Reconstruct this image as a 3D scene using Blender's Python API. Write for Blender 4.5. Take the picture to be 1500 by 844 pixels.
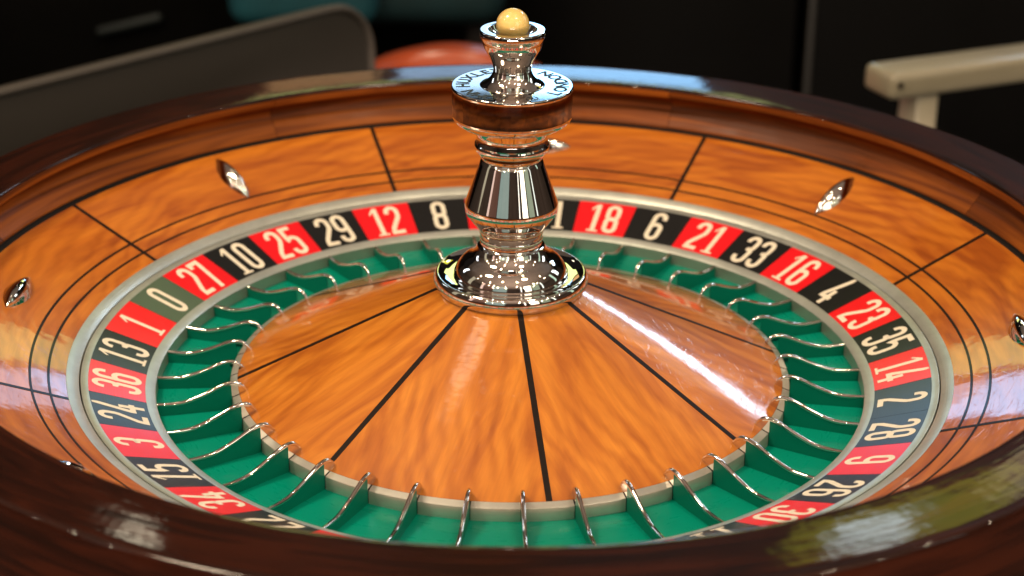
import bpy, bmesh, math, random
from mathutils import Vector, Matrix
random.seed(7)
scene = bpy.context.scene
for o in list(bpy.data.objects):
    bpy.data.objects.remove(o, do_unlink=True)
COL = scene.collection
R_ = math.radians
S = 0.25                      # one wheel unit (radius of the number ring) in metres

# ------------------------------------------------------------------ camera
cam = bpy.data.cameras.new('camera')
camo = bpy.data.objects.new('camera', cam)
COL.objects.link(camo)
scene.camera = camo
fw = Vector((0.000672, 0.915638, -0.402004)).normalized()
rt = Vector((0.999969, 0.002514, 0.007398)).normalized()
up = rt.cross(fw)
M = Matrix.Identity(4)
for i in range(3):
    M[i][0], M[i][1], M[i][2] = rt[i], up[i], -fw[i]
M.translation = Vector((0.0, -0.99529, 0.47463))
camo.matrix_world = M
cam.sensor_width = 36.0
cam.lens = 2664.67 / 1500 * 36.0
cam.clip_start = 0.02
cam.clip_end = 100.0
cam.dof.use_dof = True
cam.dof.focus_distance = 1.02
cam.dof.aperture_fstop = 6.9
cam.dof.aperture_blades = 0

# ------------------------------------------------------------------ world, lamps, exposure
world = bpy.data.worlds.new('World')
scene.world = world
world.use_nodes = True
wb = world.node_tree.nodes['Background']
wb.inputs[0].default_value = (0.012, 0.010, 0.009, 1)
wb.inputs[1].default_value = 1.0
scene.view_settings.view_transform = 'Standard'
scene.view_settings.look = 'None'
scene.view_settings.exposure = -0.15
scene.view_settings.gamma = 1.0
scene.view_settings.use_curve_mapping = False
scene.cycles.use_denoising = True
scene.cycles.max_bounces = 8
scene.cycles.glossy_bounces = 6
scene.cycles.sample_clamp_indirect = 6.0
scene.cycles.caustics_reflective = False
scene.cycles.caustics_refractive = False

def area(name, az, el, dist, w, h, L, col, disc=False, at=None, aim=(0, 0, 0.03), roll=0.0):
    """an area lamp seen from the wheel at azimuth az (clockwise from the far side) and elevation el; L = radiance"""
    li = bpy.data.lights.new(name, 'AREA')
    li.shape = 'ELLIPSE' if disc else 'RECTANGLE'
    li.size, li.size_y = w, h
    A = w * h * (math.pi / 4 if disc else 1)
    li.energy = L * math.pi * A
    li.color = col
    o = bpy.data.objects.new(name, li)
    a, e = R_(az), R_(el)
    p = Vector(at) if at else Vector((math.sin(a) * math.cos(e), math.cos(a) * math.cos(e), math.sin(e))) * dist
    o.location = p
    d = Vector(aim) - p
    o.rotation_euler = (d.to_track_quat('-Z', 'Y').to_matrix() @ Matrix.Rotation(R_(roll), 3, 'Z')).to_euler()
    COL.objects.link(o)
    return o

WARM = (1.0, 0.80, 0.56)
# window far behind the wheel, warm strip above it, second window to the right
area('window_light', -2.2, 16.6, 4.6, 0.36, 0.46, 2.8, (0.42, 0.68, 1.0))
area('window_light', 3.8, 16.6, 4.6, 0.58, 0.50, 6.2, (0.30, 0.62, 1.0))
area('curtain_light', 0.0, 23.3, 4.7, 1.5, 0.42, 2.6, (0.80, 0.92, 0.32))
area('wall_lamp', -7.6, 16.8, 4.6, 0.34, 0.40, 1.1, (1.0, 0.56, 0.24))
area('curtain_light', 17.5, 32.0, 4.5, 0.66, 0.40, 1.8, (0.72, 0.70, 0.05))
area('window_light', 16.5, 33.0, 4.3, 0.24, 0.18, 6.5, (0.72, 0.86, 1.0))
area('window_light', 31.5, 26.8, 3.8, 1.12, 0.19, 21.0, (0.62, 0.80, 1.0), roll=-21)
area('curtain_light', 30.0, 31.6, 3.8, 1.00, 0.30, 1.6, (1.0, 0.84, 0.48), roll=-21)
area('window_light', -18.0, 34.5, 3.8, 0.10, 0.12, 8.0, (1.0, 0.86, 0.62))
area('window_light', -58.0, 25.0, 3.6, 0.35, 1.0, 4.0, (0.76, 0.88, 1.0))
area('window_light', 62.0, 25.0, 3.6, 0.45, 1.1, 4.0, (0.80, 0.92, 0.95))
# panels behind the photographer, mirrored in the chrome
for az, wd, L_, c_ in ((202, 1.55, 0.50, (0.70, 0.95, 0.88)), (228, 1.15, 0.16, (0.95, 0.45, 0.32)), (240, 0.30, 1.2, (1.0, 0.72, 0.62)),
                       (270, 0.45, 0.55, (1.0, 0.92, 0.66)), (145, 0.72, 3.6, (1.0, 0.93, 0.76)), (159, 0.13, 2.6, (1.0, 0.95, 0.85)),
                       (128, 0.80, 0.50, (0.82, 1.0, 0.72)), (113, 0.16, 2.0, (0.9, 1.0, 0.92)), (78, 0.26, 1.2, (0.70, 1.0, 0.80))):
    area('screen_light', az, 21.0, 3.2, wd, 1.5, L_, c_)
# added uplight, unseen behind the photographer, put in to brighten the ceiling
area('added_uplight', 0, 0, 0, 1.6, 1.0, 36.0, (1.0, 0.82, 0.68), at=(0.0, -2.6, -0.70), aim=(0, -0.6, 2.4))
# ceiling downlights: one big lamp to the left, one that glints in the cone, the rest over and behind the photographer
area('key_downlight', 0, 0, 0, 0.34, 0.34, 95.0, WARM, True, at=(-0.95, -0.15, 1.75))
area('key_downlight', 0, 0, 0, 0.30, 0.30, 60.0, WARM, True, at=(0.75, -0.75, 1.85))
area('ceiling_downlight', 0, 0, 0, 0.22, 0.22, 6.0, WARM, True, at=(-0.42, 0.62, 1.85))
random.seed(11)
for ix in range(6):
    for iy in range(4):
        x, y = -2.6 + 1.04 * ix + random.uniform(-.2, .2), -3.4 + 1.08 * iy + random.uniform(-.12, .12)
        li = area('ceiling_downlight', 0, 0, 0, 0.036, 0.036, 820.0, WARM, True, at=(x, y, 1.9 + random.uniform(-.1, .1)),
                  aim=(x * .6, y * .6, 0))

# ------------------------------------------------------------------ material helpers
def new_mat(name):
    m = bpy.data.materials.new(name)
    m.use_nodes = True
    nt = m.node_tree
    return m, nt, nt.nodes['Principled BSDF']

def N(nt, t, **kw):
    n = nt.nodes.new(t)
    for k, v in kw.items():
        if k in n.inputs:
            n.inputs[k].default_value = v
        else:
            setattr(n, k, v)
    return n

def L(nt, a, b):
    nt.links.new(a, b)

def ramp(nt, fac, stops):
    r = nt.nodes.new('ShaderNodeValToRGB')
    cr = r.color_ramp
    while len(cr.elements) < len(stops):
        cr.elements.new(0.5)
    for e, (p, c) in zip(cr.elements, stops):
        e.position = p
        e.color = (*c, 1) if len(c) == 3 else c
    L(nt, fac, r.inputs[0])
    return r

def uv_coords(nt, scale, rand=True, rot=0.0):
    tc = nt.nodes.new('ShaderNodeUVMap')
    mp = nt.nodes.new('ShaderNodeMapping')
    mp.inputs['Scale'].default_value = scale
    mp.inputs['Rotation'].default_value = (0, 0, rot)
    L(nt, tc.outputs[0], mp.inputs['Vector'])
    if not rand:
        return mp.outputs[0]
    oi = nt.nodes.new('ShaderNodeObjectInfo')
    mu = N(nt, 'ShaderNodeMath', operation='MULTIPLY')
    mu.inputs[1].default_value = 37.0
    L(nt, oi.outputs['Random'], mu.inputs[0])
    ad = N(nt, 'ShaderNodeVectorMath', operation='ADD')
    cb = nt.nodes.new('ShaderNodeCombineXYZ')
    for k in range(3):
        L(nt, mu.outputs[0], cb.inputs[k])
    L(nt, mp.outputs[0], ad.inputs[0])
    L(nt, cb.outputs[0], ad.inputs[1])
    return ad.outputs[0]

def noise(nt, vec, scale=1.0, detail=3.0, rough=0.5, dist=0.0):
    n = nt.nodes.new('ShaderNodeTexNoise')
    n.inputs['Scale'].default_value = scale
    n.inputs['Detail'].default_value = detail
    n.inputs['Roughness'].default_value = rough
    n.inputs['Distortion'].default_value = dist
    L(nt, vec, n.inputs['Vector'])
    return n.outputs['Fac']

def mix(nt, fac, a, b, mode='MIX'):
    n = nt.nodes.new('ShaderNodeMix')
    n.data_type = 'RGBA'
    n.blend_type = mode
    for s, i in ((fac, 0), (a, 6), (b, 7)):
        if hasattr(s, 'links'):
            L(nt, s, n.inputs[i])
        elif isinstance(s, (int, float)):
            n.inputs[i].default_value = s
        else:
            n.inputs[i].default_value = (*s, 1)
    return n.outputs[2]

def wood(name, light, mid, dark, fig_scale, fibre_scale, rot=0.0, coat=1.0, coat_rough=0.07, rough=0.42, scratch=0.0, scr_scale=(3, 160, 1), dist=1.2, grain=0.0, ripple=None, spec=0.3):
    m, nt, b = new_mat(name)
    v1 = uv_coords(nt, fig_scale, rot=rot)
    f = noise(nt, v1, 1.0, 3.5, 0.5, dist)
    col = ramp(nt, f, [(0.35, dark), (0.50, mid), (0.63, light)]).outputs[0]
    if ripple:                                  # fine wavy chatoyant figure: distorted bands, fading in and out
        axis, sc_, rot_ = ripple
        wv_ = nt.nodes.new('ShaderNodeTexWave')
        wv_.wave_type = 'BANDS'; wv_.bands_direction = axis; wv_.wave_profile = 'SIN'
        wv_.inputs['Scale'].default_value = sc_
        wv_.inputs['Distortion'].default_value = 9.0
        wv_.inputs['Detail'].default_value = 2.5
        wv_.inputs['Detail Scale'].default_value = 0.55
        wv_.inputs['Detail Roughness'].default_value = 0.6
        L(nt, uv_coords(nt, (1, 1, 1), rot=rot_), wv_.inputs['Vector'])
        am_ = ramp(nt, noise(nt, uv_coords(nt, (4, 4, 1)), 1.0, 2.0, 0.5, 0.5), [(0.35, (0.15, 0.15, 0.15)), (0.62, (1, 1, 1))]).outputs[0]
        rp_ = ramp(nt, wv_.outputs['Fac'], [(0.0, (0.84, 0.78, 0.70)), (0.45, (0.98, 0.97, 0.96)), (0.9, (1.07, 1.11, 1.16))]).outputs[0]
        col = mix(nt, am_, col, mix(nt, 1.0, col, rp_, 'MULTIPLY'))
    v2 = uv_coords(nt, fibre_scale, rot=rot)
    g = noise(nt, v2, 1.0, 4.0, 0.65, 0.2)
    fr = ramp(nt, g, [(0.25, (0.86, 0.84, 0.82)), (0.7, (1.05, 1.05, 1.05))]).outputs[0]
    col = mix(nt, 1.0, col, fr, 'MULTIPLY')
    L(nt, col, b.inputs['Base Color'])
    b.inputs['Roughness'].default_value = rough
    b.inputs['Specular IOR Level'].default_value = spec
    b.inputs['Coat Weight'].default_value = coat
    b.inputs['Coat IOR'].default_value = 1.5
    v3 = uv_coords(nt, (9, 9, 1))
    wr = noise(nt, v3, 1.0, 4.0, 0.6)
    rr = nt.nodes.new('ShaderNodeMapRange')
    rr.inputs['From Min'].default_value, rr.inputs['From Max'].default_value = 0.3, 0.7
    rr.inputs['To Min'].default_value, rr.inputs['To Max'].default_value = coat_rough * 0.75, coat_rough * 1.4
    L(nt, wr, rr.inputs['Value'])
    L(nt, rr.outputs[0], b.inputs['Coat Roughness'])
    # varnish relief: slight waviness plus fine scratches left by the ball
    bp = nt.nodes.new('ShaderNodeBump')
    bp.inputs['Strength'].default_value = 0.07
    bp.inputs['Distance'].default_value = 0.002
    wv = noise(nt, uv_coords(nt, (14, 14, 1)), 1.0, 2.0, 0.5)
    L(nt, wv, bp.inputs['Height'])
    out = bp.outputs[0]
    if grain:                                   # open pores telegraphing through the varnish
        b3 = nt.nodes.new('ShaderNodeBump')
        b3.inputs['Strength'].default_value = grain
        b3.inputs['Distance'].default_value = 0.0010
        L(nt, noise(nt, uv_coords(nt, (5, 60, 1)), 1.0, 3.0, 0.6, 0.3), b3.inputs['Height'])
        L(nt, out, b3.inputs['Normal'])
        out = b3.outputs[0]
    if scratch:
        for k, (sc, ro) in enumerate(((scr_scale, 0.05), (scr_scale, -0.22), ((scr_scale[0] * 1.5, scr_scale[1] * .8, 1), 0.6))):
            vs = uv_coords(nt, (1, 1, 1), rot=ro)
            ms = nt.nodes.new('ShaderNodeMapping')
            ms.inputs['Scale'].default_value = sc
            L(nt, vs, ms.inputs['Vector'])
            s = noise(nt, ms.outputs[0], 1.0, 1.0, 0.4, 0.15)
            rs = ramp(nt, s, [(0.0, (0, 0, 0)), (0.68, (0, 0, 0)), (0.73, (1, 1, 1))]).outputs[0]
            b2 = nt.nodes.new('ShaderNodeBump')
            b2.inputs['Strength'].default_value = scratch
            b2.inputs['Distance'].default_value = 0.0008
            L(nt, rs, b2.inputs['Height'])
            L(nt, out, b2.inputs['Normal'])
            out = b2.outputs[0]
    L(nt, out, b.inputs['Coat Normal'])
    return m

def plain(name, col, rough=0.5, metal=0.0, spec=0.5, coat=0.0, coat_rough=0.1, var=0.08, vscale=40.0, bump=0.0):
    m, nt, b = new_mat(name)
    tc = nt.nodes.new('ShaderNodeTexCoord')
    f = noise(nt, tc.outputs['Object'], vscale, 4.0, 0.6)
    lo = tuple(c * (1 - var) for c in col)
    hi = tuple(c * (1 + var) for c in col)
    L(nt, ramp(nt, f, [(0.3, lo), (0.7, hi)]).outputs[0], b.inputs['Base Color'])
    rr = nt.nodes.new('ShaderNodeMapRange')
    rr.inputs['To Min'].default_value, rr.inputs['To Max'].default_value = rough * 0.85, min(1, rough * 1.15)
    L(nt, f, rr.inputs['Value'])
    L(nt, rr.outputs[0], b.inputs['Roughness'])
    b.inputs['Metallic'].default_value = metal
    b.inputs['Specular IOR Level'].default_value = spec
    b.inputs['Coat Weight'].default_value = coat
    b.inputs['Coat Roughness'].default_value = coat_rough
    if bump:
        bp = nt.nodes.new('ShaderNodeBump')
        bp.inputs['Strength'].default_value = bump
        bp.inputs['Distance'].default_value = 0.001
        L(nt, f, bp.inputs['Height'])
        L(nt, bp.outputs[0], b.inputs['Normal'])
    return m

def brushed(name, col, rough, metal, spec=0.5, strength=0.25, scale=(2, 260, 1), var=0.06):
    """fine circular brush marks: noise drawn out along u"""
    m, nt, b = new_mat(name)
    f = noise(nt, uv_coords(nt, scale), 1.0, 3.0, 0.6)
    g = noise(nt, uv_coords(nt, (10, 10, 1)), 1.0, 4.0, 0.6)
    lo = tuple(c * (1 - var) for c in col)
    hi = tuple(c * (1 + var) for c in col)
    L(nt, ramp(nt, g, [(0.3, lo), (0.7, hi)]).outputs[0], b.inputs['Base Color'])
    b.inputs['Metallic'].default_value = metal
    b.inputs['Roughness'].default_value = rough
    b.inputs['Specular IOR Level'].default_value = spec
    bp = nt.nodes.new('ShaderNodeBump')
    bp.inputs['Strength'].default_value = strength
    bp.inputs['Distance'].default_value = 0.0004
    L(nt, f, bp.inputs['Height'])
    L(nt, bp.outputs[0], b.inputs['Normal'])
    return m

M_cone = wood('satinwood_cone', (0.60, 0.200, 0.018), (0.53, 0.163, 0.013), (0.42, 0.114, 0.009), (9, 3.2, 1), (110, 9, 1),
              coat_rough=0.075, scratch=0.09, scr_scale=(18, 420, 1), dist=1.6, ripple=('X', 7.5, 0.12))
M_bowl = wood('satinwood_bowl', (0.53, 0.158, 0.012), (0.46, 0.124, 0.009), (0.34, 0.078, 0.006), (2.2, 12, 1), (9, 100, 1), rot=0.25,
              coat_rough=0.055, scratch=0.05, scr_scale=(12, 260, 1), dist=1.4, ripple=('Y', 8.0, 0.22))
M_track = wood('track_wood', (0.28, 0.076, 0.008), (0.18, 0.044, 0.0045), (0.09, 0.022, 0.0025), (1.2, 26, 1), (4, 150, 1),
               coat=0.12, coat_rough=0.3, rough=0.6, spec=0.12)
M_rim = wood('mahogany_rim', (0.031, 0.0062, 0.0022), (0.019, 0.0040, 0.0016), (0.009, 0.0022, 0.0010), (2.2, 22, 1), (8, 160, 1),
             coat=0.8, coat_rough=0.05, rough=0.5, scratch=0.0, grain=0.09, spec=0.05)
M_inlay = plain('ebony_inlay', (0.009, 0.0045, 0.003), 0.5, 0, 0.15, coat=0.2, coat_rough=0.10, var=0.3, vscale=300)
M_groove = plain('groove_black', (0.010, 0.008, 0.007), 0.6, 0, 0.3)
M_nickel = brushed('satin_nickel', (0.56, 0.58, 0.53), 0.38, 0.7, strength=0.22, var=0.13)
M_nickel2 = brushed('pocket_metal', (0.40, 0.42, 0.36), 0.38, 0.7, strength=0.12)
M_chrome = plain('chrome', (0.74, 0.70, 0.655), 0.035, 1.0, 0.5, var=0.05, vscale=90)
M_red = brushed('plate_red', (0.72, 0.008, 0.014), 0.28, 0.0, 0.5, strength=0.22)
M_black = brushed('plate_black', (0.0085, 0.0085, 0.009), 0.28, 0.0, 0.5, strength=0.25)
M_zero = brushed('plate_green', (0.075, 0.115, 0.075), 0.28, 0.0, 0.5, strength=0.22)
M_num = plain('cream_paint', (0.74, 0.67, 0.54), 0.45, 0, 0.4, var=0.05, vscale=200)
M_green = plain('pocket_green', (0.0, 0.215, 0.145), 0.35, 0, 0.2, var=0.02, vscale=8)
_b = M_green.node_tree.nodes['Principled BSDF']
_nt = M_green.node_tree
_f = noise(_nt, uv_coords(_nt, (14, 60, 1)), 1.0, 4.0, 0.65)
_rr = _nt.nodes.new('ShaderNodeMapRange')
_rr.inputs['From Min'].default_value, _rr.inputs['From Max'].default_value = 0.3, 0.7
_rr.inputs['To Min'].default_value, _rr.inputs['To Max'].default_value = 0.22, 0.45
L(_nt, _f, _rr.inputs['Value']); L(_nt, _rr.outputs[0], _b.inputs['Roughness'])
M_gwall_shaded = plain('fret_green_shaded', (0.0, 0.160, 0.104), 0.35, 0, 0.3, var=0.02, vscale=8)  # pocket green made darker: the walls' shade is put into the colour
M_block = brushed('block_metal', (0.62, 0.60, 0.54), 0.34, 0.75, strength=0.2, var=0.12)
M_ink = plain('engraving_black', (0.010, 0.010, 0.010), 0.5)
M_table = plain('dark_felt', (0.010, 0.009, 0.009), 0.9, vscale=300)
M_leather = plain('grey_leather', (0.040, 0.034, 0.029), 0.40, 0, 0.5, var=0.05, vscale=6)
M_piping = plain('piping', (0.075, 0.062, 0.052), 0.45, 0, 0.5, vscale=80)
M_orange = plain('orange_leather', (0.34, 0.056, 0.017), 0.30, 0, 0.5, vscale=25)
M_white = plain('cream_lacquer', (0.31, 0.27, 0.19), 0.32, 0, 0.5, coat=0.4, var=0.08, vscale=12)
M_hole = plain('screw_dark', (0.02, 0.012, 0.008), 0.5)
M_teal2 = plain('teal_cushion', (0.003, 0.065, 0.088), 0.75, vscale=10, var=0.3)
M_teal = plain('teal_fabric', (0.002, 0.028, 0.035), 0.75, vscale=10, var=0.3)
M_cab = plain('black_cabinet', (0.0018, 0.0016, 0.0014), 0.6, 0, 0.05, vscale=8, var=0.3)
M_edge = plain('cabinet_edge', (0.014, 0.0125, 0.010), 0.5, 0, 0.3)
M_floor = plain('dark_carpet', (0.0035, 0.0032, 0.003), 0.95, 0, 0.1, vscale=90, var=0.4)
M_ceil = plain('taupe_ceiling', (0.42, 0.34, 0.29), 0.9, 0, 0.2, vscale=3)
M_wall = plain('dark_wall', (0.02, 0.018, 0.016), 0.8, 0, 0.2, vscale=3)
M_side = plain('taupe_wall', (0.16, 0.125, 0.11), 0.85, 0, 0.2, vscale=1.5, var=0.25)
M_bar = plain('dull_steel', (0.010, 0.015, 0.016), 0.55, 0.1)
M_ball = plain('ivory_ball', (0.72, 0.50, 0.165), 0.25, 0, 0.5, coat=0.6, coat_rough=0.05, var=0.02, vscale=120)
_b = M_ball.node_tree.nodes['Principled BSDF']
_b.inputs['Subsurface Weight'].default_value = 0.25
_b.inputs['Subsurface Radius'].default_value = (0.006, 0.004, 0.002)
_b.inputs['Subsurface Scale'].default_value = 1.0

# ------------------------------------------------------------------ object helpers
def link(name, me, mat, parent=None, sharp=35, smooth=True):
    if mat:
        me.materials.append(mat)
    if smooth:
        me.shade_smooth()
        me.set_sharp_from_angle(angle=R_(sharp))
    o = bpy.data.objects.new(name, me)
    COL.objects.link(o)
    if parent:
        o.parent = parent
    return o

def mesh(name, verts, faces, uvs=None):
    me = bpy.data.meshes.new(name)
    me.from_pydata([tuple(v) for v in verts], [], faces)
    if uvs:
        ul = me.uv_layers.new(name='UVMap')
        for lp in me.loops:
            ul.data[lp.index].uv = uvs[lp.vertex_index]
    me.update()
    return me

def thing(name, label, cat, loc=(0, 0, 0), rz=0.0, group=None):
    o = bpy.data.objects.new(name, None)
    o.empty_display_size = 0.05
    COL.objects.link(o)
    o.location = loc
    o.rotation_euler = (0, 0, rz)
    tag(o, label, cat, group)
    return o

def tag(o, label, cat, group=None, kind=None):
    if label: o['label'] = label
    if cat: o['category'] = cat
    if group: o['group'] = group
    if kind: o['kind'] = kind
    return o

def catmull(pts, n=5):
    if len(pts) < 3:
        return list(pts)
    out = []
    P = [pts[0]] + list(pts) + [pts[-1]]
    for i in range(1, len(P) - 2):
        p0, p1, p2, p3 = (Vector(p) for p in P[i - 1:i + 3])
        for k in range(n):
            t = k / n
            out.append(tuple(0.5 * ((2 * p1) + (p2 - p0) * t + (2 * p0 - 5 * p1 + 4 * p2 - p3) * t * t + (3 * p1 - p0 - 3 * p2 + p3) * t ** 3)))
    out.append(tuple(pts[-1]))
    return out

def lathe(name, prof, mat, parent, a0=0.0, a1=360.0, seg=None, planar=False, sharp=35, cap=False):
    """revolve (r, z) pairs (wheel units) round the axis; uv = arc length, distance along the profile"""
    full = abs(a1 - a0) > 359.9
    seg = seg or max(2, int(abs(a1 - a0) / 2.0))
    nr = seg if full else seg + 1
    verts, uvs, faces = [], [], []
    am = R_((a0 + a1) / 2)
    lens = [0.0]
    for p, q in zip(prof, prof[1:]):
        lens.append(lens[-1] + math.hypot(q[0] - p[0], q[1] - p[1]))
    rmean = sum(p[0] for p in prof) / len(prof)
    cols = seg + 1
    for i in range(cols):
        a = R_(a0 + (a1 - a0) * i / seg)
        for (r, z), l in zip(prof, lens):
            verts.append((S * r * math.cos(a), S * r * math.sin(a), S * z))
            if planar:
                uvs.append((r * math.sin(a - am), r * math.cos(a - am)))
            else:
                uvs.append(((a - R_(a0)) * rmean, l))
    n = len(prof)
    for i in range(seg):
        for j in range(n - 1):
            a, b, c, d = i * n + j, (i + 1) * n + j, (i + 1) * n + j + 1, i * n + j + 1
            faces.append((a, b, c, d))
    if cap and not full:
        faces.append(tuple(range(n)))
        faces.append(tuple(reversed([seg * n + j for j in range(n)])))
    me = mesh(name, verts, faces, uvs)
    if full:
        bm = bmesh.new(); bm.from_mesh(me)
        bmesh.ops.remove_doubles(bm, verts=bm.verts, dist=1e-7)
        bm.to_mesh(me); bm.free()
    return link(name, me, mat, parent, sharp)

def ribbon_strip(name, pts_fn, w, h, mat, parent, n=2):
    """a straight inlay strip: pts_fn(t) -> centre (r, z) on a surface at angle a; raised by h"""

def box_bm(bm, sx, sy, sz, loc=(0, 0, 0), bev=0.0, seg=3):
    r = bmesh.ops.create_cube(bm, size=1.0)
    vs = r['verts']
    for v in vs:
        v.co = Vector((v.co.x * sx + loc[0], v.co.y * sy + loc[1], v.co.z * sz + loc[2]))
    if bev:
        es = list({e for v in vs for e in v.link_edges})
        bmesh.ops.bevel(bm, geom=es, offset=bev, segments=seg, profile=0.5, affect='EDGES')

def obj_bm(name, bm, mat, parent=None, sharp=40):
    me = bpy.data.meshes.new(name)
    bmesh.ops.recalc_face_normals(bm, faces=bm.faces)
    bm.to_mesh(me); bm.free()
    return link(name, me, mat, parent, sharp)

def tube(path, radii, ns=8, sq=(1.0, 1.0), side=None):
    """verts, faces of a tube along path (3-D), capped"""
    verts, faces = [], []
    n = len(path)
    P = [Vector(p) for p in path]
    for i, p in enumerate(P):
        t = (P[min(i + 1, n - 1)] - P[max(i - 1, 0)]).normalized()
        s = Vector(side) if side else t.cross(Vector((0, 0, 1))).normalized()
        u = s.cross(t).normalized()
        for k in range(ns):
            a = 2 * math.pi * k / ns
            verts.append(p + s * math.cos(a) * radii[i] * sq[0] + u * math.sin(a) * radii[i] * sq[1])
    for i in range(n - 1):
        for k in range(ns):
            a, b = i * ns + k, i * ns + (k + 1) % ns
            faces.append((a, b, b + ns, a + ns))
    faces.append(tuple(range(ns))[::-1])
    faces.append(tuple((n - 1) * ns + k for k in range(ns)))
    return verts, faces

# ================================================================== surroundings
def plane(name, x0, x1, y0, y1, z, mat, kind='structure'):
    me = mesh(name, [(x0, y0, z), (x1, y0, z), (x1, y1, z), (x0, y1, z)], [(0, 1, 2, 3)])
    o = link(name, me, mat, smooth=False)
    o['kind'] = kind
    return o

FLOOR = -0.85
plane('floor', -6, 6, -4, 6, FLOOR, M_floor)

plane('ceiling', -6, 6, -5, 2.5, 2.30, M_ceil)
me = mesh('back_wall', [(-6, 5.2, FLOOR), (6, 5.2, FLOOR), (6, 5.2, 2.30), (-6, 5.2, 2.30)], [(0, 1, 2, 3)])
o = link('back_wall', me, M_wall, smooth=False); o['kind'] = 'structure'

for nm, q in (('left_wall', ((-5, -5, 0), (-5, 5.2, 0))), ('right_wall', ((5, 5.2, 0), (5, -5, 0))), ('near_wall', ((5, -5, 0), (-5, -5, 0)))):
    (xa, ya, _), (xb, yb, _) = q
    me = mesh(nm, [(xa, ya, FLOOR), (xb, yb, FLOOR), (xb, yb, 2.30), (xa, ya, 2.30)], [(0, 1, 2, 3)])
    o = link(nm, me, M_side, smooth=False); o['kind'] = 'structure'

# table that carries the wheel
tb = thing('roulette_table', 'dark table under the roulette wheel, almost lost in shadow', 'table', (0, 0, FLOOR))
bm = bmesh.new(); box_bm(bm, 1.5, 0.98, 0.05, (0, -0.03, 0.745), 0.008); obj_bm('tabletop', bm, M_table, tb)
for sx in (-1, 1):
    for sy in (-1, 1):
        bm = bmesh.new(); box_bm(bm, 0.08, 0.08, 0.718, (sx * 0.62, sy * 0.38 - 0.03, 0.36), 0.01); obj_bm('leg', bm, M_table, tb)
TZ = FLOOR + 0.77

# ================================================================== the bowl
bowl = thing('roulette_bowl', 'round wooden roulette bowl with dark mahogany rim and inlaid orange slope', 'roulette bowl', (0, 0, 0))
def zb(r):
    return 0.0187 + 0.431 * (r - 1.048)
RB0, RB1 = 1.0485, 1.3075
SP = [18.9 + 45 * k for k in range(8)]
sw = 0.0052
for k in range(8):
    a0, a1 = SP[k], SP[k] + 45
    d = math.degrees(sw / 1.17)
    prof = [(RB0 + (RB1 - RB0) * i / 6, zb(RB0 + (RB1 - RB0) * i / 6)) for i in range(7)]
    p = lathe('veneer_panel', prof, M_bowl, bowl, a0, a1, 30)
    # spoke inlay, straight and of constant width, a hair proud of the veneer
    a = R_(SP[k]); e = Vector((math.cos(a), math.sin(a), 0)); t = Vector((-math.sin(a), math.cos(a), 0))
    vs, fs = [], []
    for i in range(7):
        r = RB0 + (RB1 - RB0) * i / 6
        for s_, dz in ((-1, -.002), (-1, .0007), (1, .0007), (1, -.002)):
            q = (e * r + t * s_ * 0.0060) * S
            vs.append((q.x, q.y, (zb(r) + dz) * S))
    for i in range(6):
        for j in range(3):
            fs.append((i * 4 + j, i * 4 + j + 1, i * 4 + j + 5, i * 4 + j + 4))
    link('spoke_inlay', mesh('spoke_inlay', vs, fs), M_inlay, bowl, smooth=False)
for r in (1.0862, 1.1262):
    w = 0.0027
    lathe('ring_inlay', [(r - w, zb(r - w) - .001), (r - w, zb(r - w) + .0010), (r + w, zb(r + w) + .0010), (r + w, zb(r + w) - .001)], M_inlay, bowl, seg=240)
lathe('metal_ring', [(1.0206, -0.05), (1.0206, 0.0050), (1.0216, 0.0064), (1.0462, 0.0185), (1.0482, 0.0192), (1.0484, 0.0150)], M_nickel, bowl, seg=240)
lathe('black_groove', [(1.3076, zb(1.3076) - .002), (1.3100, 0.1300), (1.3245, 0.1306), (1.3250, 0.137)], M_groove, bowl, seg=240)
cove = catmull([(1.3245, 0.1365), (1.3250, 0.1410), (1.3285, 0.1440), (1.3310, 0.1470)], 3) \
     + catmull([(1.3318, 0.1478), (1.3420, 0.1600), (1.3520, 0.1740)], 4) \
     + catmull([(1.3560, 0.1765), (1.3640, 0.1860), (1.3680, 0.2010), (1.3620, 0.2160), (1.3480, 0.2240), (1.3380, 0.2262)], 5) \
     + catmull([(1.3330, 0.2270), (1.3296, 0.2310), (1.3290, 0.2400), (1.3295, 0.2498)], 3)
TJ = [121.6, 69.3, 24.0, -21.0, -66.0, -111.0, -156.0, 167.0]
TJ = sorted(x % 360 for x in TJ)
for k in range(8):
    a0 = TJ[k]; a1 = TJ[(k + 1) % 8] + (360 if k == 7 else 0)
    lathe('track_segment', cove, M_track, bowl, a0 + .03, a1 - .03, 30)
rimp = catmull([(1.3297, 0.2500), (1.3300, 0.2535), (1.3325, 0.2565), (1.3370, 0.2578)], 4) + \
       [(1.345, 0.2583), (1.40, 0.2588), (1.475, 0.2583)] + \
       catmull([(1.4890, 0.2582), (1.4950, 0.2565), (1.4983, 0.2530), (1.4997, 0.2480)], 4) + \
       catmull([(1.5000, 0.20), (1.497, 0.10), (1.485, -0.05), (1.46, -0.20), (1.43, TZ / S)], 4)
lathe('rim', rimp, M_rim, bowl, seg=256)
lathe('underside', [(1.43, TZ / S + .002), (0.3, TZ / S + .002), (0.3, -0.20), (1.0, -0.14), (1.0206, -0.05)], M_groove, bowl, seg=96)

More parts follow.
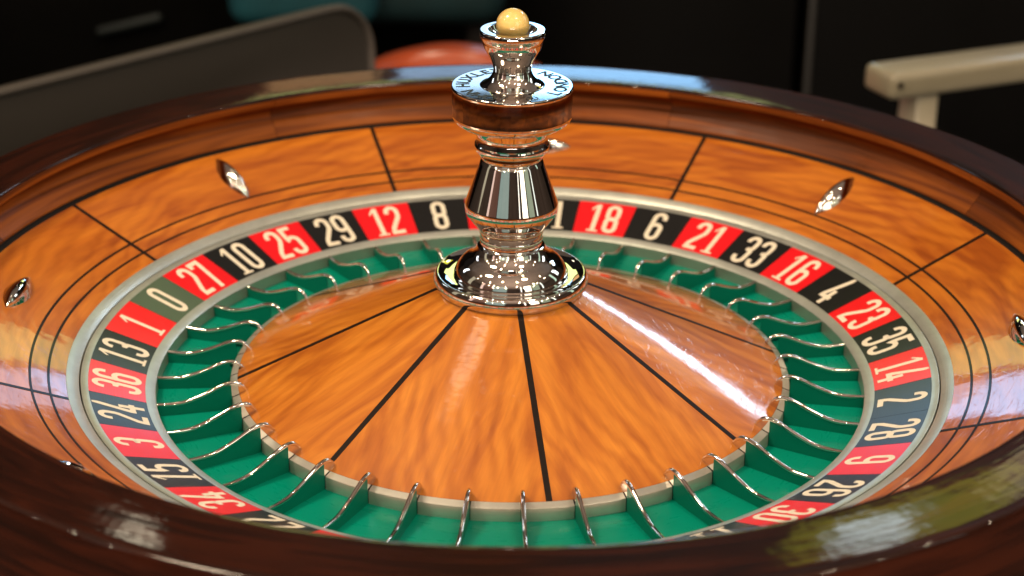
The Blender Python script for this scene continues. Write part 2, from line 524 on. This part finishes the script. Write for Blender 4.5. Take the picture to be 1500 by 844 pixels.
# canoe shaped chrome deflectors, alternately along and across the slope
def deflector_mesh():
    nl, nw = 20, 10
    vs, fs = [], []
    for i in range(nl + 1):
        t = -1 + 2 * i / nl
        hw = 0.031 * (max(0, 1 - abs(t) ** 1.9)) ** 0.95 + 0.0006
        hh = 0.030 * (max(0, 1 - abs(t) ** 2.2)) ** 0.8
        for j in range(nw + 1):
            u = -1 + 2 * j / nw
            vs.append((t * 0.090 * S, u * hw * S, (hh * (1 - abs(u) ** 1.8) - 0.0008) * S))
    for i in range(nl):
        for j in range(nw):
            a = i * (nw + 1) + j
            fs.append((a, a + nw + 1, a + nw + 2, a + 1))
    return mesh('deflector', vs, fs)
dm = None
for k in range(8):
    a = R_(41.4 + 45 * k - (0.6 if k % 2 else 0))
    r = 1.210
    if dm is None:
        d = link('deflector', deflector_mesh(), M_chrome, bowl, 50); dm = d.data
    else:
        d = bpy.data.objects.new('deflector', dm); COL.objects.link(d); d.parent = bowl
    er = Vector((math.cos(a), math.sin(a), 0.431)).normalized()
    et = Vector((-math.sin(a), math.cos(a), 0))
    if k % 2 == 0:
        x, y = er, et
    else:
        x, y = et, -er
    z = x.cross(y)
    MM = Matrix.Identity(4)
    for i in range(3):
        MM[i][0], MM[i][1], MM[i][2] = x[i], y[i], z[i]
    MM.translation = Vector((r * math.cos(a), r * math.sin(a), zb(r))) * S
    d.matrix_local = MM

# ================================================================== the rotor
rotor = thing('roulette_rotor', 'spinning roulette wheel head with numbered plates, green pockets and chrome turret', 'roulette wheel', (0, 0, 0))
PHI = 165.99558
STEP = 360 / 37
BI, BO = 0.873, 1.0
def zr(r):
    return 0.374 * (r - 1.0)
lathe('outer_ring', [(1.0002, zr(BO) - .004), (1.0002, zr(BO) + .0008), (1.0025, 0.0018), (1.0155, 0.0050), (1.0170, 0.0048), (1.0174, 0.003), (1.0174, -0.05)], M_nickel, rotor, seg=240)
lathe('inner_ring', [(0.8728, zr(BI) - .004), (0.8728, zr(BI) + .0008), (0.8705, -0.0474), (0.8520, -0.0553), (0.8500, -0.0570)], M_nickel, rotor, seg=240)
lathe('pocket_wall', [(0.8500, -0.0570), (0.8498, -0.0930)], M_nickel2, rotor, seg=240)

# --- numerals as flat strokes
W, SW, GAP = 0.385, 0.118, 0.07
def arc(cx, cy, rx, ry, a0, a1, n=8):
    return [(cx + rx * math.cos(R_(a0 + (a1 - a0) * i / n)), cy + ry * math.sin(R_(a0 + (a1 - a0) * i / n))) for i in range(n + 1)]
h = SW / 2
X0, X1, Y0, Y1 = h, W - h, h, 1 - h
CX, RX = W / 2, (W - SW) / 2
RY = RX * 1.05
top = lambda a0, a1, n=8: arc(CX, Y1 - RY, RX, RY, a0, a1, n)
bot = lambda a0, a1, n=8: arc(CX, Y0 + RY, RX, RY, a0, a1, n)
def loop(y0, y1):
    return arc(CX, y1 - RY * .9, RX, RY * .9, 0, 180, 8) + arc(CX, y0 + RY * .9, RX, RY * .9, 180, 360, 8)
six = [[(X1, 0.74)] + top(0, 180) + bot(180, 360) + arc(CX, 0.56 - RY * .9, RX, RY * .9, 0, 150, 6)]
GLYPH = {
    '0': [('c', top(0, 180) + bot(180, 360))],
    '1': [('o', [(W * .58, 0.985), (W * .58, 0.03)]), ('w', [(W * .12, 0.80), (W * .46, 0.985), (W * .46, 0.88), (W * .16, 0.75)]), ('w', [(W * .20, 0.0), (W * .96, 0.0), (W * .96, 0.055), (W * .20, 0.055)])],
    '2': [('o', [(X0, 0.73)] + top(180, 0) + [(X1, 0.66), (X1 - .02, 0.58), (X0 + .03, 0.22), (X0 + .005, 0.12), (X0, Y0), (X1 + .02, Y0)])],
    '3': [('o', [(X0, 0.75)] + top(180, 0) + [(X1, 0.66)] + arc(CX, 0.60, RX, 0.075, 0, -75, 4) + arc(CX, 0.45, RX, 0.075, 75, 0, 4) + [(X1, 0.34)] + bot(0, -180) + [(X0, 0.25)])],
    '4': [('o', [(W * .80, 0.99), (W * .70, 0.99), (X0 + .01, 0.30), (X0 + .01, 0.25), (W, 0.25)]), ('o', [(W * .68, 0.52), (W * .68, 0.0)])],
    '5': [('o', [(X1 + .01, Y1), (X0 + .02, Y1), (X0 + .01, 0.60)] + arc(CX, 0.62 - RY, RX, RY * .95, 150, 0, 7) + bot(0, -180) + [(X0, 0.24)])],
    '6': [('o', six[0])],
    '7': [('o', [(X0, 0.80), (X0, Y1), (X1, Y1), (X1 - .01, 0.84), (W * .42, 0.0)])],
    '8': [('c', loop(0.485, Y1)), ('c', loop(Y0, 0.515))],
    '9': [('o', [(W - x, 1 - y) for x, y in six[0]])],
}
def stroke(pts, closed, w, vs, fs, z):
    # drop near-duplicates
    P = [pts[0]]
    for p in pts[1:]:
        if math.hypot(p[0] - P[-1][0], p[1] - P[-1][1]) > 1e-3:
            P.append(p)
    if closed and math.hypot(P[0][0] - P[-1][0], P[0][1] - P[-1][1]) < 1e-3:
        P.pop()
    n = len(P)
    base = len(vs)
    for i in range(n):
        if closed or 0 < i < n - 1:
            a, b, c = P[i - 1], P[i], P[(i + 1) % n]
            d1 = Vector((b[0] - a[0], b[1] - a[1])).normalized(); d2 = Vector((c[0] - b[0], c[1] - b[1])).normalized()
            n1 = Vector((-d1.y, d1.x)); n2 = Vector((-d2.y, d2.x))
            m = n1 + n2
            if m.length < 1e-6: m = n1
            m.normalize()
            sc = min(1.7, 1 / max(0.3, m.dot(n1)))
            off = m * sc * w
        else:
            j = (0, 1) if i == 0 else (n - 2, n - 1)
            d1 = Vector((P[j[1]][0] - P[j[0]][0], P[j[1]][1] - P[j[0]][1])).normalized()
            off = Vector((-d1.y, d1.x)) * w
        vs.append((P[i][0] + off.x, P[i][1] + off.y, z)); vs.append((P[i][0] - off.x, P[i][1] - off.y, z))
    for i in range(n if closed else n - 1):
        a, b = base + 2 * i, base + 2 * ((i + 1) % n)
        fs.append((a, a + 1, b + 1, b))

def numeral_mesh(txt):
    H = 0.111
    total = len(txt) * W + (len(txt) - 1) * GAP
    vs, fs = [], []
    for q, ch in enumerate(txt):
        x = q * (W + GAP) - total / 2
        for k, (typ, pts) in enumerate(GLYPH[ch]):
            pts = [(px + x, py) for px, py in pts]
            z = 0.0009 + k * 0.00012
            if typ == 'w':
                b = len(vs)
                vs += [(px, py, z) for px, py in pts]; fs.append(tuple(range(b, b + len(pts))))
            else:
                stroke(pts, typ == 'c', SW / 2, vs, fs, z)
    out = []
    for x, y, z in vs:
        xx = x * H
        rr = 0.9365 - H / 2 + y * H           # along the plate's centre line
        r = math.hypot(xx, rr)
        out.append((xx * S, rr * S, (zr(r) + z) * S))
    return mesh('numeral', out, fs)

ORDER = [0, 27, 10, 25, 29, 12, 8, 19, 31, 18, 6, 21, 33, 16, 4, 23, 35, 14, 2, 28, 9, 26, 30, 11, 7, 20, 32, 17, 5, 22, 34, 15, 3, 24, 36, 13, 1]
RED = {1, 3, 5, 7, 9, 12, 14, 16, 18, 19, 21, 23, 25, 27, 30, 32, 34, 36}
gap = 0.035
pl_prof = [(BI, zr(BI) - .002), (BI, zr(BI) + .0006), (BO, zr(BO) + .0006), (BO, zr(BO) - .002)]
plate_me = {}
for k, num in enumerate(ORDER):
    ac = PHI - STEP * (k + 0.5)
    mname = 'green' if num == 0 else ('red' if num in RED else 'black')
    if mname not in plate_me:
        # plate built round +Y so its numeral stands upright in local space
        o = lathe('number_plate', pl_prof, {'green': M_zero, 'red': M_red, 'black': M_black}[mname], rotor, 90 - STEP / 2 + gap, 90 + STEP / 2 - gap, 10, cap=False)
        plate_me[mname] = o.data
    else:
        o = bpy.data.objects.new('number_plate', plate_me[mname]); COL.objects.link(o); o.parent = rotor
    o.rotation_euler = (0, 0, R_(ac - 90))
    o['label'] = '%s plate with the cream number %d' % ('grey-green' if num == 0 else mname, num)
    nm = link('numeral', numeral_mesh(str(num)), M_num, o, smooth=False)

# --- pockets: green floor, metal end block and fret for each
FZ0, FZ1 = -0.0905, -0.0890
LIP = 0.6750
def fz(r):
    return FZ0 + (FZ1 - FZ0) * (r - LIP) / (0.85 - LIP)
fr_path = [(0.8500, -0.0598), (0.830, -0.0618), (0.810, -0.0626), (0.790, -0.0615), (0.767, -0.0560), (0.735, -0.0445), (0.712, -0.0345),
           (0.697, -0.0285), (0.683, -0.0248), (0.671, -0.0240), (0.660, -0.0265), (0.651, -0.0330), (0.6445, -0.0400), (0.6405, -0.0470)]
CZ0, CSL = -0.0535, -0.4395
def zc(r):
    return CZ0 + CSL * (r - 0.6575)
fp = catmull([(r, z) for r, z in fr_path], 3)
rad = [0.0050 * (0.75 + 0.25 * min(1, i / 6)) if i < len(fp) - 8 else 0.0050 * (0.45 + 0.55 * (len(fp) - 1 - i) / 8) for i in range(len(fp))]
def fret_mesh():
    vs, fs = tube([(r * S, 0, z * S) for r, z in fp], [q * S for q in rad], 10, (1.0, 1.0), side=(0, 1, 0))
    # the hook part carries a thin metal web down to the ring and the wood
    web = [(r, z) for r, z in fp if r <= 0.6790]
    b = len(vs)
    for r, z in web:
        lo = zc(r) - .002 if r < 0.6575 else -0.0610
        lo = min(lo, z - .001)
        for y in (-0.0022, 0.0022):
            vs.append(Vector((r, y, z)) * S); vs.append(Vector((r, y, lo)) * S)
    for i in range(len(web) - 1):
        a = b + i * 4
        fs.append((a, a + 1, a + 5, a + 4)); fs.append((a + 2, a + 6, a + 7, a + 3))
    return mesh('fret', vs, fs)
def fret_wall_mesh():
    web = [(r, z) for r, z in fp if r > 0.6765]
    web = [(0.8495, -0.0598)] + web[1:] + [(0.6757, -0.0245)]
    vs, fs = [], []
    y = 0.0030
    for r, z in web:
        for s_ in (-1, 1):
            vs.append(Vector((r, s_ * y, z - .003)) * S); vs.append(Vector((r, s_ * y, fz(r) - .004)) * S)
    for i in range(len(web) - 1):
        a = i * 4
        fs.append((a, a + 1, a + 5, a + 4)); fs.append((a + 2, a + 6, a + 7, a + 3))
    return mesh('fret_wall', vs, fs)
fret_me = fw_me = fl_me = eb_me = None
for k in range(37):
    a = R_(PHI - STEP * (k + 0.06))
    am = R_(PHI - STEP * (k + 0.56))
    if fret_me is None:
        f = link('fret', fret_mesh(), M_chrome, rotor, 50); fret_me = f.data
        g = link('fret_wall', fret_wall_mesh(), M_gwall_shaded, f, smooth=False); fw_me = g.data
        p = lathe('pocket_floor', [(LIP - .004, fz(LIP)), (0.77, fz(0.77)), (0.8499, fz(0.85))], M_green, rotor, -STEP / 2, STEP / 2, 6); fl_me = p.data
        e = lathe('end_block', [(LIP - .0006, FZ0 - .004), (LIP, FZ0), (LIP, -0.0608), (LIP - .0010, -0.0593), (0.6588, -0.0538), (0.6578, -0.0535), (0.6576, -0.0580)], M_block, rotor, -STEP / 2 + .36, STEP / 2 - .36, 6)
        eb_me = e.data
    else:
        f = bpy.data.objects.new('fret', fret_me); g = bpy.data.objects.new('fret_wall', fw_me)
        p = bpy.data.objects.new('pocket_floor', fl_me); e = bpy.data.objects.new('end_block', eb_me)
        for o in (f, g, p, e):
            COL.objects.link(o)
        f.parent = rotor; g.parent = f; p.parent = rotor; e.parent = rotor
    f.rotation_euler = (0, 0, a)
    p.rotation_euler = (0, 0, am)
    e.rotation_euler = (0, 0, am)
# dark backing seen in the joints between the blocks
lathe('backing_ring', [(LIP - .0035, FZ0 - .004), (LIP - .0035, -0.0622), (0.6576, -0.0570)], M_groove, rotor, seg=180)

# --- cone
CS = [7.4 + 45 * k for k in range(8)]
RC0, RC1 = 0.150, 0.6574
for k in range(8):
    a0, a1 = CS[k], CS[(k + 1) % 8] + (360 if k == 7 else 0)
    prof = [(RC0 + (RC1 - RC0) * i / 10, zc(RC0 + (RC1 - RC0) * i / 10)) for i in range(11)]
    lathe('cone_panel', prof, M_cone, rotor, a0, a1, 24, planar=True)
    a = R_(CS[k]); e = Vector((math.cos(a), math.sin(a), 0)); t = Vector((-math.sin(a), math.cos(a), 0))
    vs, fs = [], []
    for i in range(11):
        r = RC0 + (RC1 - RC0) * i / 10
        for s_, dz in ((-1, -.002), (-1, .0007), (1, .0007), (1, -.002)):
            q = (e * r + t * s_ * 0.0068) * S
            vs.append((q.x, q.y, (zc(r) + dz) * S))
    for i in range(10):
        for j in range(3):
            fs.append((i * 4 + j, i * 4 + j + 1, i * 4 + j + 5, i * 4 + j + 4))
    link('cone_inlay', mesh('cone_inlay', vs, fs), M_inlay, rotor, smooth=False)

# --- turret
def prof(*groups):
    out = []
    for g in groups:
        out += catmull(list(g), 5)
    return out
turret = lathe('turret', prof(
    [(0.0800, 0.262), (0.0755, 0.2640), (0.0715, 0.2680), (0.0705, 0.2745)],
    [(0.0722, 0.2765), (0.0742, 0.2800), (0.0745, 0.2860)],
    [(0.0735, 0.2880), (0.0752, 0.2960), (0.0770, 0.3020)],
    [(0.0765, 0.3040), (0.0772, 0.3080), (0.0810, 0.3130)],
    [(0.0822, 0.3140), (0.0935, 0.3280), (0.1035, 0.3430)],
    [(0.1050, 0.3440), (0.1082, 0.3520), (0.1096, 0.3630), (0.1092, 0.3700)],
    [(0.1085, 0.3720), (0.0905, 0.4240), (0.0722, 0.4765)],
    [(0.0705, 0.4785), (0.0698, 0.4815), (0.0715, 0.4850), (0.0735, 0.4890)],
    [(0.0755, 0.4905), (0.0800, 0.4975)],
    [(0.0815, 0.4985), (0.0852, 0.5035), (0.0870, 0.5120), (0.0858, 0.5180)],
    [(0.0838, 0.5200), (0.0822, 0.5300), (0.0826, 0.5400), (0.0860, 0.5500), (0.0900, 0.5620)]), M_chrome, rotor, seg=128, sharp=28)
lathe('base_flange', prof(
    [(0.1740, 0.1500), (0.1742, 0.1580)],
    [(0.1770, 0.1600), (0.1825, 0.1690), (0.1842, 0.1790), (0.1825, 0.1880), (0.1785, 0.1955), (0.1750, 0.1975)],
    [(0.1735, 0.1975), (0.1640, 0.1935), (0.1500, 0.1900), (0.1385, 0.1900)],
    [(0.1365, 0.1895), (0.1360, 0.1930), (0.1340, 0.2010), (0.1280, 0.2130), (0.1170, 0.2260), (0.1040, 0.2350)],
    [(0.1020, 0.2360), (0.0930, 0.2430), (0.0850, 0.2530), (0.0800, 0.2630)]), M_chrome, turret, seg=128, sharp=28)
cap = lathe('cap', prof(
    [(0.0900, 0.5620), (0.1220, 0.5680)],
    [(0.1240, 0.5685), (0.1335, 0.5760), (0.1374, 0.5830)],
    [(0.1378, 0.5850), (0.1385, 0.6200), (0.1388, 0.6500)],
    [(0.1394, 0.6525), (0.1388, 0.6555), (0.1370, 0.6570)],
    [(0.1350, 0.6570), (0.1000, 0.6570), (0.0745, 0.6570)]), M_chrome, turret, seg=128, sharp=28)
lathe('cup', prof(
    [(0.0740, 0.6565), (0.0725, 0.6590), (0.0650, 0.6625), (0.0560, 0.6690), (0.0485, 0.6785), (0.0440, 0.6890), (0.0436, 0.6930)],
    [(0.0436, 0.6935), (0.0442, 0.6980), (0.0470, 0.7110), (0.0545, 0.7270), (0.0640, 0.7430), (0.0690, 0.7570)],
    [(0.0690, 0.7580), (0.0702, 0.7630), (0.0715, 0.7660), (0.0722, 0.7680)],
    [(0.0732, 0.7690), (0.0745, 0.7730), (0.0754, 0.7800), (0.0748, 0.7850), (0.0725, 0.7870)],
    [(0.0720, 0.7870), (0.0640, 0.7870), (0.0560, 0.7868)],
    [(0.0550, 0.7862), (0.0500, 0.7740), (0.0400, 0.7640), (0.0250, 0.7575), (0.0001, 0.7550)]), M_chrome, turret, seg=128, sharp=28)

# lettering cut into the cap's top face
def letter_mesh(ch):
    cu = bpy.data.curves.new('glyph', 'FONT')
    cu.body = ch; cu.size = 1.0; cu.align_x = 'CENTER'; cu.resolution_u = 3; cu.offset = 0.028
    tmp = bpy.data.objects.new('glyph', cu); COL.objects.link(tmp)
    bpy.context.view_layer.update()
    dg = bpy.context.evaluated_depsgraph_get()
    me = bpy.data.meshes.new_from_object(tmp.evaluated_get(dg))
    bpy.data.objects.remove(tmp); bpy.data.curves.remove(cu)
    return me
def put_letters(seq, outward, size):
    bm = bmesh.new()
    for ch, ang in seq:
        me = letter_mesh(ch)
        n0 = len(bm.verts)
        bm.from_mesh(me)
        bm.verts.ensure_lookup_table()
        a = R_(ang)
        e = Vector((math.cos(a), math.sin(a), 0)); t = Vector((math.sin(a), -math.cos(a), 0))
        if not outward:
            e, t = -e, -t
        c = Vector((math.cos(a), math.sin(a), 0)) * 0.1135
        for v in bm.verts[n0:]:
            q = (c + t * v.co.x * size + e * (v.co.y - 0.35) * size) * S
            v.co = (q.x, q.y, 0.6574 * S)
        bpy.data.meshes.remove(me)
    me = bpy.data.meshes.new('lettering'); bm.to_mesh(me); bm.free()
    return link('lettering', me, M_ink, turret, smooth=False)
put_letters(list(zip('JOHN', (-101, -116.5, -132, -148))) + list(zip('HUXLEY', (-175.6, 168, 152, 137, 123.5, 109))), True, 0.043)
put_letters(list(zip('LONDON', (-34, -17.5, -1.5, 14.5, 31, 48))), False, 0.043)
# small registered mark near the front edge
rm = []
rb = put_letters([('R', -67)], False, 0.020)
bm = bmesh.new(); bm.from_mesh(rb.data)
c = Vector((math.cos(R_(-67)), math.sin(R_(-67)), 0)) * 0.1135 * S
ring = []
for i in range(24):
    aa = 2 * math.pi * i / 24
    ring.append([bm.verts.new((c.x + rr * S * math.cos(aa), c.y + rr * S * math.sin(aa), 0.6576 * S)) for rr in (0.0118, 0.0140)])
for i in range(24):
    a, b = ring[i], ring[(i + 1) % 24]
    bm.faces.new((a[0], a[1], b[1], b[0]))
bm.to_mesh(rb.data); bm.free()

# ================================================================== the ball
bm = bmesh.new()
bmesh.ops.create_uvsphere(bm, u_segments=48, v_segments=32, radius=0.0378 * S)
ball = obj_bm('roulette_ball', bm, M_ball, sharp=180)
ball.location = (0, 0, 0.7965 * S)
tag(ball, 'small amber yellow ball resting in the chrome cup on top of the turret', 'ball')

# ================================================================== things behind
# dark leather chair on the left
def rounded_panel(w, hgt, r, n=8):
    """outline with rounded top corners, x right, z up, origin at bottom centre"""
    pts = [(-w / 2, 0), (w / 2, 0)]
    pts += [(w / 2 - r + r * math.cos(R_(90 * i / n)), hgt - r + r * math.sin(R_(90 * i / n))) for i in range(n + 1)]
    pts += [(-w / 2 + r - r * math.sin(R_(90 * i / n)), hgt - r + r * math.cos(R_(90 * i / n))) for i in range(n + 1)]
    return pts
def extrude_outline(pts, th, bev=0.0):
    bm = bmesh.new()
    f = [bm.verts.new((x, -th / 2, z)) for x, z in pts]
    b = [bm.verts.new((x, th / 2, z)) for x, z in pts]
    bm.faces.new(f); bm.faces.new(b[::-1])
    for i in range(len(pts)):
        j = (i + 1) % len(pts)
        bm.faces.new((f[j], f[i], b[i], b[j]))
    if bev:
        bmesh.ops.recalc_face_normals(bm, faces=bm.faces)
        es = [e for e in bm.edges if abs(e.verts[0].co.y - e.verts[1].co.y) < 1e-6]
        bmesh.ops.bevel(bm, geom=es, offset=bev, segments=3, profile=0.5, affect='EDGES')
    return bm
# top edge runs from about (-0.454, 0.55) to (-0.165, 0.87) in plan
pA, pB = Vector((-0.62, 0.375, 0)), Vector((-0.158, 0.880, 0))
d = (pB - pA); wd = d.length
mid = (pA + pB) / 2
lc = thing('leather_chair', 'dark grey leather chair back with pale piping standing behind the rim at left', 'chair', (mid.x, mid.y, FLOOR), math.atan2(d.y, d.x))
HB = -0.016 - FLOOR
o = obj_bm('backrest', extrude_outline([(x, z + 0.40) for x, z in rounded_panel(wd, HB - 0.40, 0.055)], 0.022, 0.006), M_leather, lc)
edge = [(x, -0.011, z + 0.40) for x, z in rounded_panel(wd, HB - 0.40, 0.055)][1:] + [(-wd / 2, -0.011, 0.40)]
v, f_ = tube(edge, [0.0042] * len(edge), 8, side=(0, 1, 0))
link('piping', mesh('piping', v, f_), M_piping, lc)
bm = bmesh.new(); box_bm(bm, wd * .96, 0.42, 0.09, (0, 0.20, 0.42), 0.02); obj_bm('seat', bm, M_leather, lc)
for sx in (-1, 1):
    for y in (0.03, 0.37):
        bm = bmesh.new(); box_bm(bm, 0.035, 0.035, 0.39, (sx * wd * .42, y, 0.195), 0.004); obj_bm('leg', bm, M_groove, lc)

# orange chair, its curved top just above the rim
oc = thing('orange_chair', 'orange leather tub chair with its curved top just above the rim', 'chair', (-0.068, 1.16, FLOOR))
HO = -0.105 - FLOOR
def tub(r, z0, z1, th, a0, a1, n=28):
    bm = bmesh.new()
    cols = []
    for i in range(n + 1):
        t = -1 + 2 * i / n
        a = R_((a0 + a1) / 2 + (a1 - a0) / 2 * t)
        zt = z1 - 0.15 * abs(t) ** 2
        ring = []
        for (dr, z) in ((0, z0), (0, zt - .012), (th * .15, zt - .003), (th * .5, zt), (th * .85, zt - .003), (th, zt - .012), (th, z0)):
            ring.append(bm.verts.new(((r - dr) * math.cos(a), (r - dr) * math.sin(a), z)))
        cols.append(ring)
    for p, q in zip(cols, cols[1:]):
        for j in range(6):
            bm.faces.new((p[j], q[j], q[j + 1], p[j + 1]))
    bm.faces.new(cols[0]); bm.faces.new(cols[-1][::-1])
    return bm
obj_bm('backrest', tub(0.17, 0.30, HO, 0.05, 180, 360), M_orange, oc)
bm = bmesh.new(); bmesh.ops.create_cone(bm, cap_ends=True, segments=40, radius1=0.16, radius2=0.16, depth=0.10, matrix=Matrix.Translation((0, 0, 0.40))); obj_bm('seat', bm, M_orange, oc)
bm = bmesh.new(); bmesh.ops.create_cone(bm, cap_ends=True, segments=24, radius1=0.03, radius2=0.03, depth=0.35, matrix=Matrix.Translation((0, 0, 0.175))); obj_bm('pedestal', bm, M_groove, oc)
bm = bmesh.new(); bmesh.ops.create_cone(bm, cap_ends=True, segments=32, radius1=0.17, radius2=0.15, depth=0.02, matrix=Matrix.Translation((0, 0, 0.011))); obj_bm('foot', bm, M_groove, oc)

# cream armrest at right
A0, A1 = Vector((0.360, 0.732, 0)), Vector((0.726, 0.894, 0))
d = A1 - A0
ac_ = thing('armchair', 'cream painted wooden chair arm on an upright post behind the rim at right', 'chair', (A0.x, A0.y, FLOOR), math.atan2(d.y, d.x))
ZT = -0.045 - FLOOR
bm = bmesh.new(); box_bm(bm, d.length, 0.050, 0.027, (d.length / 2, 0, ZT - 0.0135), 0.007, 4); obj_bm('armrest', bm, M_white, ac_)
bm = bmesh.new(); box_bm(bm, 0.026, 0.032, ZT - 0.029, (0.052, 0.0, (ZT - 0.029) / 2), 0.003); obj_bm('post', bm, M_white, ac_)
bm = bmesh.new(); box_bm(bm, 0.026, 0.032, ZT - 0.029, (d.length - 0.05, 0.0, (ZT - 0.029) / 2), 0.003); obj_bm('post', bm, M_white, ac_)
bm = bmesh.new(); bmesh.ops.create_cone(bm, cap_ends=True, segments=16, radius1=0.0032, radius2=0.0032, depth=0.0024,
                                        matrix=Matrix.Translation((0.010, -0.0252, ZT - 0.011)) @ Matrix.Rotation(R_(90), 4, 'X')); obj_bm('screw_head', bm, M_hole, ac_)

# teal chair far behind
tc_ = thing('teal_chair', 'blurred teal upholstered chair in the dark behind the leather chair', 'chair', (-0.19, 1.42, FLOOR - 0.028))
bm = bmesh.new(); box_bm(bm, 0.36, 0.10, 0.50, (0, 0.03, 0.93), 0.04, 5); obj_bm('backrest', bm, M_teal, tc_)
bm = bmesh.new(); box_bm(bm, 0.20, 0.08, 0.10, (-0.09, -0.03, 0.742), 0.03, 5); obj_bm('cushion', bm, M_teal2, tc_)
for sx in (-1, 1):
    bm = bmesh.new(); box_bm(bm, 0.03, 0.03, 0.70, (sx * .14, 0.05, 0.35), 0.004); obj_bm('leg', bm, M_groove, tc_)

# black cabinets closing the view
for x0, x1, lab in ((-2.6, 0.416, 'long black cabinet front filling the dark behind the chairs'), (0.430, 2.6, 'black cabinet front to the right of the thin upright gap')):
    cb = thing('black_cabinet', lab, 'cabinet', ((x0 + x1) / 2, 1.85, FLOOR))
    bm = bmesh.new(); box_bm(bm, x1 - x0, 0.5, 0.95, (0, 0, 0.475), 0.004); obj_bm('body', bm, M_cab, cb)
    if x0 > 0:
        bm = bmesh.new(); box_bm(bm, 0.010, 0.012, 0.94, (-(x1 - x0) / 2 + .006, -0.254, 0.475), 0.002); obj_bm('edge_strip', bm, M_edge, cb)
bm = bmesh.new(); box_bm(bm, 0.10, 0.014, 0.014, (0, 0, 0), 0.006)
o = obj_bm('steel_handle', bm, M_bar)
o.location = (-0.56, 1.59, -0.245); o.rotation_euler = (0, R_(-14), 0)
tag(o, 'faint steel bar catching light on the black cabinet at far left', 'handle')
